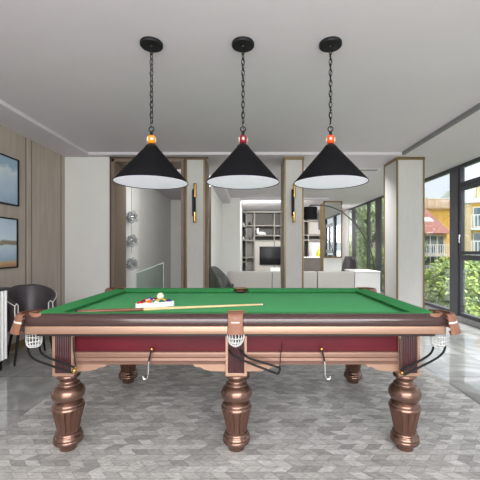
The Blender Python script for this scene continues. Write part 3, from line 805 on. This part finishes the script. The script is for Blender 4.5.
# ------------------------------------------------------------------ living room: sofas, chairs
def sofa(name, x0, x1, lab, m, arm_r=None, nseat=2):
    Y = 8.2; r = thing(name, lab, 'sofa', ((x0+x1)/2, Y, 0)); hw = (x1-x0)/2
    w = (2*hw)/nseat
    for i in range(nseat):
        a = -hw+i*w; B(a+.006, a+w-.006, 0, .22, .10, .885).build('backrest', m, r, bevel=.015)
        B(a+.01, a+w-.01, .23, .92, .28, .46).build('seat_cushion', m, r, bevel=.03)
    B(-hw, hw, .225, .95, .10, .27).build('base', m, r, bevel=.01)
    B(-hw-.0, -hw+.16, .225, .95, .275, .62).build('armrest', m, r, bevel=.02); B(hw-.16, hw, .225, .95, .275, .62).build('armrest', arm_r or m, r, bevel=.02)
    for sx in (-hw+.06, hw-.06):
        for sy in (.06,.88): B(sx-.02, sx+.02, sy-.02, sy+.02, 0, .10).build('leg', M['black'], r, smooth=0)
    return r
sofa('sofa', -.535, 1.655, 'warm grey sofa seen from behind, beyond the middle opening', M['sofa'])
sofa('sofa', 1.665, 2.565, 'single warm grey sofa section seen from behind in the right opening', M['sofa'], nseat=1)
s3 = thing('side_cabinet', 'low white box cabinet at the right end of the sofas', 'cabinet', (2.88, 8.2, 0))
B(-.305, .305, 0, .9, .06, .875).build('body', M['sofa2'], s3, bevel=.008); B(-.31, .31, -.01, .92, .875, .895).build('top', M['plastic'], s3, bevel=.004); B(-.27, .27, .03, .87, 0, .06).build('plinth', M['black'], s3, smooth=0)

def shell_chair(loc_, rz, lab, m, h=.95, name='lounge_chair'):
    r = thing(name, lab, 'chair', loc_, rz)
    # seat faces local +x; curved shell back
    N = 12; vs = []; fs = []; K = 10
    for j in range(N+1):
        u = -1+2*j/N
        for i in range(K+1):
            t = i/K
            # path: front of seat -> back bottom -> top
            if t < .45: x = .26-.50*(t/.45); z = .43-.03*math.sin(t/.45*PI/2)
            else: s_ = (t-.45)/.55; x = -.24-.16*s_; z = .40+(h-.40)*s_**.9
            wid = .26 if t < .5 else .26-.10*((t-.5)/.5)**2
            curl = .13*(u*u)*math.sin(min(1, t*1.5)*PI*.75)
            vs.append(Vector((x+curl*.8, u*wid, z+curl*(.7 if t < .6 else .1))))
    for j in range(N):
        for i in range(K): a = j*(K+1)+i; fs.append((a, a+1, a+K+2, a+K+1))
    o = MB().add(vs, fs).build('seat_shell', m, r, smooth=80); sd = o.modifiers.new('thick', 'SOLIDIFY'); sd.thickness = .03
    for sx, sy in ((.2,.2),(.2,-.2),(-.2,.2),(-.2,-.2)):
        k = MB(); k.tube([(sx*.7,sy*.7,.39),(sx*1.2,sy*1.2,0)], [.014,.01], 8); k.build('leg', M['black'], r)
    k = MB(); k.box(-.17, .20, -.19, .19, .43, .48); k.build('seat_cushion', m, r, bevel=.015)
    return r
oc = thing('lounge_chair', 'dark green leather shell chair left of the grey sofa', 'chair', (-.56, 7.32, 0), R(-15))
osh, orows = shell(.27, .045, 1.06, .50); osh.build('backrest', M['olive'], oc, smooth=50)
k = MB(); k.lathe([(0,.40),(.215,.40),(.22,.42),(.22,.47),(.2,.495),(0,.505)], (0,0,0), 32); k.build('seat', M['olive'], oc, smooth=50)
for a in (45,135,225,315):
    k = MB(); x, y = .2*math.cos(R(a)), .2*math.sin(R(a)); k.tube([(x,y,.40),(x*1.2,y*1.2,0)], [.016,.011], 8); k.build('leg', M['black'], oc)
shell_chair((1.95, 12.6, 0), R(-60), 'dark grey chair at the counter beside the tall shelving', M['charcoal'], .9, 'dining_chair')
shell_chair((3.0, 10.3, 0), R(240), 'dark grey high backed chair standing before the far windows and curtain', M['charcoal'], 1.2, 'dining_chair')

# arc floor lamp
al = thing('arc_floor_lamp', 'tall arc floor lamp with a black drum shade over the sofas', 'floor lamp', (0,0,0))
YA = 9.6
def A_(px, py, Y=YA): return P(px, py, Y)
base = A_(378, 300, YA); base.z = 0; al.location = base
pp = [Vector((base.x, YA, .03)), A_(376,276), A_(370.5,250), A_(362.5,234), A_(352.5,221), A_(342.5,212.5), A_(332.5,207.5), A_(322,205.5), A_(310,205.2)]
k = MB(); k.tube([v-base for v in arcpts(pp, 6)], .016, 10); k.build('arc_pole', M['frame'], al)
k = MB(); k.lathe([(0,0),(.17,0),(.17,.035),(.03,.045),(0,.045)], (0,0,0), 32); k.build('base', M['black'], al)
tip = pp[-1]-base
k = MB(); k.lathe([(.20,-.40),(.20,-.06),(.19,-.06),(.19,-.39),(.20,-.40)], tip, 40); k.lathe([(0,-.065),(.19,-.065)], tip, 40); k.build('lamp_shade', M['shade'], al)
k = MB(); k.tube([tip, tip-Vector((0,0,.2))], .012, 8); k.build('lamp_holder', M['frame'], al)

# mirrored column
cxl, cxr = P(323.5,0,11.8).x, P(342,0,11.8).x
mc = struct(B(cxl+.01, cxr-.01, 11.81, 12.35, 0, ZC), 'wall_column', M['wall'], smooth=0, label='white column faced with a tall gold framed mirror')
z0, z1 = H-(257-CYP)/F*11.8, H-(202.5-CYP)/F*11.8
k = MB(); t = .045
k.box(cxl, cxl+t, 11.77, 11.83, z0, z1+.05); k.box(cxr-t, cxr, 11.77, 11.83, z0, z1+.05); k.box(cxl, cxr, 11.77, 11.83, z1, z1+.06); k.box(cxl, cxr, 11.77, 11.83, z0-.03, z0+.02)
k.box(cxl-.005, cxl+.02, 11.83, 12.36, 0, ZC-.02)
wm = k.build('wall_mirror', M['gold'], smooth=0); tag(wm, 'tall narrow gold framed mirror on the far column reflecting windows', 'mirror')
B(cxl+t, cxr-t, 11.79, 11.808, z0+.02, z1).build('mirror_glass', M['mirror'], wm, smooth=0)

# curtain beside far windows
k = MB(); vs = []; fs = []; N = 90
for j in range(N+1):
    y = 13.75+(15.25-13.75)*j/N; x = XR-.16+.045*math.sin(j*.9)+.012*math.sin(j*2.3)
    vs += [(x, y, .02), (x-.02*math.sin(j*.9+1), y, 1.5), (x, y, 3.04)]
for j in range(N):
    for i in range(2): a = j*3+i; fs.append((a, a+1, a+4, a+3))
k.add(vs, fs); cu_o = k.build('curtain', M['curtain'], smooth=80); sd = cu_o.modifiers.new('t', 'SOLIDIFY'); sd.thickness = .006
tag(cu_o, 'floor length grey curtain gathered beside the far windows', 'curtain')
# wide strip of curtain drawn along far wall end
# far shelving unit
YS = 14.6
X = lambda px: (px-CXP)/F*YS
Zp = lambda py: H-(py-CYP)/F*YS
sh = thing('shelving_unit', 'tall grey built in shelving wall unit around the television', 'shelving unit', (1.2, YS, 0))
def sb(px0, px1, z0_, z1_, d0, d1, name, m, par=None, bevel=0):
    return B(X(px0)-1.2, X(px1)-1.2, d0, d1, z0_, z1_).build(name, m, par or sh, smooth=0, bevel=bevel)
topz = Zp(211.5)
XE = 322.5
sb(241, XE, .0, topz, .50, .54, 'back_panel', M['cabdark'])
for a, b in ((241,241.7),(245.6,246.6),(253.6,255.2),(273.8,275.0),(280.5,281.5),(303.4,304.2),(308.2,309),(321.2,322.5)):
    sb(a, b, .0, topz, 0, .5, 'upright', M['cab'])
sb(241, XE, topz-.05, topz+.03, -.005, .5, 'top_board', M['cab'])
for a, b, ys in ((241.7,245.6,(226,240,257.5,262)), (246.6,253.6,(225.5,240.5,257.5)), (255.2,273.8,(225.5,235.5,240.5)), (275,280.5,(225.5,235.5,240.5)), (304.2,308.2,(221,235,240)), (309,321.2,(220.5,235.2,240))):
    for y in ys: sb(a, b, Zp(y)-.03, Zp(y)+.02, .01, .5, 'shelf', M['cab'])
sb(255.2, 303.4, 0, Zp(241.3), .06, .5, 'television_panel', M['cabpale'])
sb(309, 321.2, Zp(256.5), Zp(241), .20, .5, 'pale_back', M['wall'])
sb(309, 321.2, Zp(234), Zp(221.5), .25, .5, 'pale_back', M['cabpale'])
sb(246.6, 253.6, .02, topz-.06, .30, .49, 'pale_back', M['cabgrey'])
tv = thing('television', 'flat black television mounted on the pale panel of the shelving', 'television', (X(272), YS+.02, Zp(265)))
B(X(259.5)-X(272), X(284.5)-X(272), -.02, .035, 0, Zp(246.5)-Zp(265)).build('bezel', M['black'], tv, bevel=.004)
B(X(260)-X(272), X(284)-X(272), -.022, -.02, .02, Zp(246.5)-Zp(265)-.02).build('screen', M['tv'], tv, smooth=0)
sbx = B(X(270), X(279.5), YS-.32, YS-.04, .0, Zp(267.5)).build('media_box', M['plastic'], bevel=.01); tag(sbx, 'low white box below the television', 'box')
# horse figurine on the shelf
hf = MB(); zs = Zp(235.5)+.02; x0_ = X(256.3)
hf.add(*[ [], [] ])
def blob(c, rx, ry, rz):
    s_ = MB().ball((0,0,0), 1, 14, 9); hf.add([(c[0]+a*rx, c[1]+b*ry, c[2]+d*rz) for a, b, d in s_.v], s_.f)
yS = YS+.15
blob((x0_+.22, yS, zs+.08), .20, .07, .075); blob((x0_+.06, yS, zs+.17), .06, .05, .12); blob((x0_+.08, yS, zs+.29), .045, .035, .04); blob((x0_+.03, yS, zs+.26), .07, .03, .03); blob((x0_+.36, yS, zs+.035), .08, .05, .035)
o = hf.build('figurine', M['plastic'], smooth=80); tag(o, 'white reclining animal figurine on the shelf above the television', 'figurine')
def small_vase(px, pyb, hgt, r, m, lab, dy=.2, name='vase', prof=None, Y=YS):
    k = MB(); pr = prof or [(0,0),(.6,0),(1,.25),(1,.5),(.5,.72),(.3,.85),(.36,1),(.28,1),(.25,.86),(0,.8)]
    k.lathe([(a*r, b*hgt) for a, b in pr], (0,0,0), 20); o = k.build(name, m, smooth=50); o.location = (X(px), Y+dy, pyb); tag(o, lab, 'vase'); return o
small_vase(263.5, Zp(225.5)+.02, .12, .06, M['cabdark'], 'small dark bowl on the top shelf above the television')
small_vase(250, Zp(225.5)+.02, .16, .07, M['darkbrown'], 'dark vase high behind the glass door of the shelving')
small_vase(250, Zp(240.5)+.02, .20, .05, M['cabdark'], 'slim dark vase halfway up behind the glass door')
small_vase(243.6, Zp(240)+.02, .14, .05, M['plastic'], 'small white vase in the narrow left shelf column')
small_vase(243.6, Zp(226)+.02, .18, .05, M['ivory'], 'ivory vase high in the narrow left shelf column')
ck = thing('counter', 'dark counter in front of the right part of the shelving', 'counter', (X(315), 13.7, 0))
c13 = lambda px: (px-CXP)/F*13.7-X(315)
B(c13(303), c13(325.5), 0, .55, 0, 1.08).build('body', M['cabdark'], ck, smooth=0, bevel=.004); B(c13(302.5), c13(326.5), -.03, .58, 1.08, 1.12).build('top', M['plastic'], ck, bevel=.004)
for px, hh, rr, m_, lb, pf in ((314, .45, .08, M['plastic'], 'white bottle shaped vase on the counter', [(0,0),(1,0),(1,.5),(.4,.68),(.35,1),(.25,1),(0,.9)]), (319, .40, .12, M['vase_g'], 'yellow green glass vase on the counter', None)):
    k = MB(); pr = pf or [(0,0),(.7,0),(1,.2),(.95,.42),(.5,.62),(.2,.75),(.2,1),(.1,1),(0,.9)]
    k.lathe([(a*rr, b*hh) for a, b in pr], (0,0,0), 24); o = k.build('vase', m_, smooth=50); o.location = ((px-CXP)/F*13.85, 13.85, 1.12); tag(o, lb, 'vase')
pn = thing('wall_cabinet', 'narrow black cabinet panel hung beside the mirrored column', 'cabinet', ((321-CXP)/F*13.6, 13.6, 1.9))
# dark hanging shade next to the column
bpy.data.objects.remove(pn)
k = MB(); k.lathe([(.11,-.85),(.11,0),(.1,0),(.1,-.85),(.11,-.85)], (0,0,0), 28); k.lathe([(0,-.01),(.1,-.01)], (0,0,0), 28)
hp = thing('hanging_lamp', 'long dark cylinder lamp hanging beside the mirrored column', 'pendant lamp', ((320.8-CXP)/F*12.6, 12.6, ZC))
k = MB(); k.lathe([(.09,0),(.09,.62),(.08,.62),(.08,0),(.09,0)], (0,0,-.95), 28); k.lathe([(0,.61),(.08,.61)], (0,0,-.95), 28); k.build('lamp_shade', M['frame'], hp)
k = MB(); k.tube([(0,0,0),(0,0,-.34)], .006, 6); k.build('cord', M['black'], hp)

# ceiling vents
for (px, py, lab) in ((367.5, 170, 'white slotted air vent in the ceiling by the right pillar'),):
    Y = (ZC-H)*F/(CYP-py); v = thing('ceiling_vent', lab, 'vent', ((px-CXP)/F*Y, Y, ZC))
    k = MB(); k.box(-.24, .24, -.11, -.09, -.008, 0); k.box(-.24, .24, .09, .11, -.008, 0); k.box(-.24, -.22, -.09, .09, -.008, 0); k.box(.22, .24, -.09, .09, -.008, 0); k.build('frame', M['plastic'], v, smooth=0)
    k = MB(); 
    for i in range(7): y = -.08+i*.026; k.box(-.22, .22, y, y+.012, -.007, -.001)
    k.build('slats', M['sill'], v, smooth=0)

# ------------------------------------------------------------------ outdoors
GZ = -4.0
gr = struct(B(XR+.6, 160, -40, 200, GZ-.3, GZ), 'ground', M['ground'], smooth=0)
# hills
k = MB(); vs = []; fs = []; NX, NY = 40, 8
for j in range(NY+1):
    for i in range(NX+1):
        x = 30+150*i/NX; y = 120+60*j/NY; t = j/NY
        z = GZ+(math.sin(t*PI/2))*(31+5*math.sin(x*.05+2)+2.2*math.sin(x*.23+1)+1.0*math.sin(x*.61)); vs.append((x,y,z))
for j in range(NY):
    for i in range(NX): a = j*(NX+1)+i; fs.append((a, a+1, a+NX+2, a+NX+1))
k.add(vs, fs); hill = struct(k, 'hills', M['hill'], smooth=60); hill['label'] = 'hazy wooded hillside behind the buildings'

def leaf_crown(rx, ry, rz, n, leaf, seed):
    rn = random.Random(seed); k = MB(); vs = []; fs = []
    cl = []
    for i in range(16):
        a = rn.uniform(0, 2*PI); u = rn.uniform(-.8, 1); rr = math.sqrt(max(0, 1-u*u))*rn.uniform(.35,.9); cl.append((Vector((rr*math.cos(a)*rx, rr*math.sin(a)*ry, u*rz*.8)), rn.uniform(.28,.5)))
    for i in range(n):
        c, s_ = rn.choice(cl); d = Vector((rn.gauss(0,1), rn.gauss(0,1), rn.gauss(0,1))).normalized()*(rn.random()**.4)
        p = c+Vector((d.x*rx*s_, d.y*ry*s_, d.z*rz*s_*.8))
        nrm = (d+Vector((rn.gauss(0,.5), rn.gauss(0,.5), rn.gauss(.5,.5)))).normalized(); t = nrm.cross(Vector((rn.random(), rn.random(), rn.random()))).normalized(); b = nrm.cross(t)
        L = leaf*rn.uniform(.6,1.3); W = L*.5; o = len(vs)
        vs += [p-t*L*.5, p+b*W*.5, p+t*L*.5, p-b*W*.5]; fs.append((o, o+1, o+2, o+3))
    me = bpy.data.meshes.new('foliage'); me.from_pydata(vs, [], fs); return me
crowns = []
for i, (m_, lf) in enumerate(((M['leaf'], .20), (M['leaf2'], .18), (M['leaf'], .24))):
    me = leaf_crown(1, 1, 1, 5200, lf*.55, 40+i); me.materials.append(m_); crowns.append(me)
def trunk_mesh(seed):
    rn = random.Random(seed); k = MB(); k.tube([(0,0,0),(.05,.02,.4),(-.02,.04,.75),(.03,0,1.0)], [.07,.055,.04,.02], 8)
    for i in range(6):
        a = rn.uniform(0,2*PI); z = rn.uniform(.45,.85); k.tube([(0,0,z),(.16*math.cos(a),.16*math.sin(a),z+.12),(.3*math.cos(a),.3*math.sin(a),z+.2)], [.025,.015,.006], 6)
    me = bpy.data.meshes.new('trunk'); me.from_pydata([tuple(v) for v in k.v], [], k.f); me.materials.append(M['bark']); return me
trunks = [trunk_mesh(1), trunk_mesh(2)]
def tree(x, y, ztop, rad, kind, lab, group='trees outside the windows', rzf=1.0):
    r = thing('tree', lab, 'tree', (x, y, GZ), random.uniform(0, 6), group)
    hh = ztop-GZ; rz = min(hh*.48, rad*rzf)
    c = bpy.data.objects.new('foliage', crowns[kind]); col.objects.link(c); c.parent = r; c.location = (0,0,hh-rz); c.scale = (rad, rad, rz)
    t = bpy.data.objects.new('trunk', trunks[kind % 2]); col.objects.link(t); t.parent = r; t.scale = (hh*.5, hh*.5, hh*.88)
# low leafy crowns just below the windows
LOWLAB = ['light green leafy tree crown right below the windows', 'light green leafy crown outside']
low = [(7.0,12.0,1.05,1.35,0),(9.0,14.6,1.0,1.5,2),(11.2,17.2,1.15,1.6,1),(12.3,21,.9,1.9,2),(15.2,23.6,.9,2.0,0),(8.4,9.4,.9,1.4,1),(7.0,6.4,.9,1.5,2),(7.6,3.2,.8,1.5,0),(8.4,.0,.8,1.6,1),(9.0,-3.4,.9,1.6,0),(10.6,12.2,1.1,1.0,0),(13.9,14.7,1.0,1.5,0),(12.6,26,2.6,1.3,1),(11.3,6.0,.9,1.9,0)]
for x, y, zt, rd, kd in low:
    tree(x, y, zt, rd, kd, 'low bushy green tree whose crown fills the lower panes', 'low tree crowns outside')
tall = [(6.9,18.6,4.6,1.5,1),(8.2,22.6,5.4,1.9,0),(10.4,28.0,6.3,2.2,1),(5.7,26.0,6.0,1.8,2),(7.6,32,7.6,2.4,0),(6.4,15.0,2.2,1.0,2)]
for x, y, zt, rd, kd in tall:
    tree(x, y, zt, rd, kd, 'tall leafy tree seen through the far windows', 'tall trees beyond the far windows', 1.7)
# houses
def ext_window(root, x0, x1, y, z0, z1):
    k = MB(); k.box(x0, x1, y-.06, y, z0, z1); f = k.build('window', M['ext_white'], root, smooth=0)
    k = MB(); n_ = max(1, int((x1-x0)/.7)); w = (x1-x0)/n_
    for i in range(n_): k.box(x0+i*w+.06, x0+(i+1)*w-.06, y-.08, y-.06, z0+.06, z1-.06)
    k.build('pane', M['ext_glass'], f, smooth=0)
def balcony(root, x0, x1, y, z, d=1.0):
    k = MB(); k.box(x0, x1, y-d, y, z-.12, z); f = k.build('balcony', M['ext_white'], root, smooth=0)
    k = MB(); k.box(x0, x1, y-d, y-d+.05, z+.9, z+.98); k.box(x0, x0+.05, y-d, y, z+.9, z+.98); k.box(x1-.05, x1, y-d, y, z+.9, z+.98)
    n_ = int((x1-x0)/.22)
    for i in range(n_+1): xx = x0+(x1-x0-.05)*i/n_; k.box(xx, xx+.05, y-d, y-d+.04, z, z+.9)
    k.build('railing', M['ext_white'], f, smooth=0)
ha = thing('house', 'house with red tiled roof and white balconies outside the window', 'house', (18.5, 33, GZ)); O = Vector((18.5,33,GZ))
def hb(m, name, mt, par): m.v = [(a-O.x, b-O.y, c-O.z) for a, b, c in m.v]; return m.build(name, mt, par, smooth=0)
hb(B(14, 19.3, 33, 41, GZ, 2.9), 'wall', M['beige'], ha)
k = MB(); k.add([(13.5,32.4,2.95),(19.5,32.4,2.95),(20.0,43.6,2.95),(13.5,43.6,2.95),(13.5,38,5.9),(20.0,38,5.9)], [(0,1,5,4),(1,2,5),(2,3,4,5),(3,0,4),(0,3,2,1)]); hb(k, 'roof', M['roofred'], ha)
k = MB(); k.loft([Vector(v) for v in ((18.0,34.8,4.4),(19.0,34.8,4.4),(19.0,35.6,4.75),(18.0,35.6,4.75))], [Vector(v) for v in ((18.0,34.8,4.1),(19.0,34.8,4.1),(19.0,35.6,4.5),(18.0,35.6,4.5))]); hb(k, 'skylight', M['ext_white'], ha)
ext = []
def ew(x0, x1, y, z0, z1, root, O_):
    k = MB(); k.box(x0-O_.x, x1-O_.x, y-.06-O_.y, y-O_.y, z0-O_.z, z1-O_.z); f = k.build('window', M['ext_white'], root, smooth=0)
    k = MB(); n_ = max(1, int((x1-x0)/.6)); w = (x1-x0)/n_
    for i in range(n_): k.box(x0+i*w+.06-O_.x, x0+(i+1)*w-.06-O_.x, y-.08-O_.y, y-.06-O_.y, z0+.06-O_.z, z1-.06-O_.z)
    k.build('pane', M['ext_glass'], f, smooth=0)
def eb(x0, x1, y, z, root, O_, d=1.0):
    k = MB(); k.box(x0, x1, y-d, y, z-.15, z); k.v = [(a-O_.x, b-O_.y, c-O_.z) for a, b, c in k.v]; f = k.build('balcony', M['ext_white'], root, smooth=0)
    k = MB(); k.box(x0, x1, y-d, y-d+.05, z+.9, z+.98); k.box(x0, x0+.05, y-d, y, z+.9, z+.98); k.box(x1-.05, x1, y-d, y, z+.9, z+.98)
    n_ = int((x1-x0)/.2)
    for i in range(n_+1): xx = x0+(x1-x0-.05)*i/n_; k.box(xx, xx+.06, y-d, y-d+.04, z, z+.9)
    k.v = [(a-O_.x, b-O_.y, c-O_.z) for a, b, c in k.v]; k.build('railing', M['ext_white'], f, smooth=0)
for z in (.9, -1.1):
    ew(17.0, 19.0, 33, z+.1, z+1.85, ha, O); eb(16.6, 19.2, 33, z, ha, O)
O2 = Vector((21, 42, GZ)); hy = thing('house', 'yellow walled building with a terracotta parapet behind the red roof', 'house', O2)
def hb2(m, name, mt, par, O_): m.v = [(a-O_.x, b-O_.y, c-O_.z) for a, b, c in m.v]; return m.build(name, mt, par, smooth=0)
hb2(B(21.5, 26.5, 42, 48, GZ, 6.4), 'wall', M['yellow'], hy, O2)
hb2(B(21.0, 27.2, 41.6, 48.4, 6.4, 7.6), 'parapet', M['terr'], hy, O2)
k = MB()
for i in range(7): k.box(21.2+i*.85, 21.5+i*.85, 41.55, 41.6, 6.5, 7.5)
hb2(k, 'parapet_piers', M['beige'], hy, O2)
K3 = .839
zz = lambda z: H+(z-H)*K3
O3 = Vector((16.5, 26, GZ)); hc = thing('apartment_building', 'beige apartment block with stacked white balconies seen at the far right', 'building', O3)
hb2(B(16.5, 24.3, 26, 31.8, GZ, zz(5.6)), 'wall', M['yellow'], hc, O3)
hb2(B(16.3, 24.6, 25.7, 32, zz(5.6), zz(6.0)), 'roof_edge', M['ext_white'], hc, O3)
hb2(B(16.5, 17.0, 25.85, 26, GZ, zz(5.6)), 'corner_strip', M['beige'], hc, O3)
hb2(B(17.4, 20.6, 27.2, 30.4, zz(6.0), zz(7.4)), 'roof_hut', M['beige'], hc, O3)
hc.rotation_euler = (0,0,R(-32))
for z in (3.3, 1.0, -1.5):
    z = zz(z)
    ew(17.1, 19.0, 26, z+.1, z+1.6, hc, O3); eb(16.95, 19.2, 26, z, hc, O3)
    ew(19.8, 22.3, 26, z+.1, z+1.6, hc, O3); eb(19.6, 22.5, 26, z, hc, O3)

# ------------------------------------------------------------------ light
w = bpy.data.worlds.new('sky'); scn.world = w; w.use_nodes = True; nt = w.node_tree; bg = nt.nodes['Background']
tc = nt.nodes.new('ShaderNodeTexCoord'); sp = nt.nodes.new('ShaderNodeSeparateXYZ'); nt.links.new(tc.outputs['Generated'], sp.inputs[0])
cr = nt.nodes.new('ShaderNodeValToRGB'); e = cr.color_ramp.elements; e[0].position = 0; e[0].color = (.74,.79,.87,1); e[1].position = .6; e[1].color = (.70,.76,.86,1)
nt.links.new(sp.outputs['Z'], cr.inputs[0]); nt.links.new(cr.outputs[0], bg.inputs[0]); bg.inputs[1].default_value = 1.65
def area(name, loc_, target, sx, sy, power, colr=(1,1,1)):
    d = bpy.data.lights.new(name, 'AREA'); d.shape = 'RECTANGLE'; d.size = sx; d.size_y = sy; d.energy = power; d.color = colr
    o = bpy.data.objects.new(name, d); col.objects.link(o); o.location = loc_; o.rotation_euler = (Vector(target)-Vector(loc_)).to_track_quat('-Z', 'Y').to_euler(); return o
sd_ = bpy.data.lights.new('sun', 'SUN'); sd_.energy = 12; sd_.angle = R(25); sd_.color = (1,.97,.93); so = bpy.data.objects.new('sun', sd_); col.objects.link(so); so.rotation_euler = Vector((-.5,.12,-.86)).to_track_quat('-Z', 'Y').to_euler()
area('front_fill', (0.2,-1.2,2.9), (0,3.6,0.2), 5.0, 2.2, 330)  # added unseen fill from behind the camera
area('ceiling_fill', (0.0,-1.2,.5), (0,2.6,3.2), 4, 2, 95)  # added unseen fill aimed up at the ceiling
area('hall_fill', (-1.5,6.88,3.10), (-1.6,9.0,0.3), .7, .2, 42)  # added fill tucked behind the lintel to brighten the hall
area('living_fill', (.9,11.45,2.98), (1.1,14.5,.6), 1.8, .3, 85)  # added unseen fill brightening the shelving end of the living room
area('curtain_fill', (2.95,12.7,2.3), (4.1,14.6,1.6), .4, .4, 30)  # added fill hidden behind the column to lighten the curtain
area('lounge_fill', (1.66,6.95,3.10), (1.5,8.6,0), .66, .25, 110)  # added fill kept out of view, brightens the sofa area
s2 = bpy.data.lights.new('facade_fill_sun', 'SUN'); s2.energy = 1.9; s2.angle = R(10); s2.color = (1,.96,.9); so = bpy.data.objects.new('facade_fill_sun', s2); col.objects.link(so); so.rotation_euler = Vector((.45,.62,-.62)).to_track_quat('-Z', 'Y').to_euler()  # second sun added to light the facades facing the windows
scn.view_settings.view_transform = 'Standard'; scn.view_settings.look = 'None'; scn.view_settings.exposure = 0.2
scn.cycles.max_bounces = 10; scn.cycles.transparent_max_bounces = 16
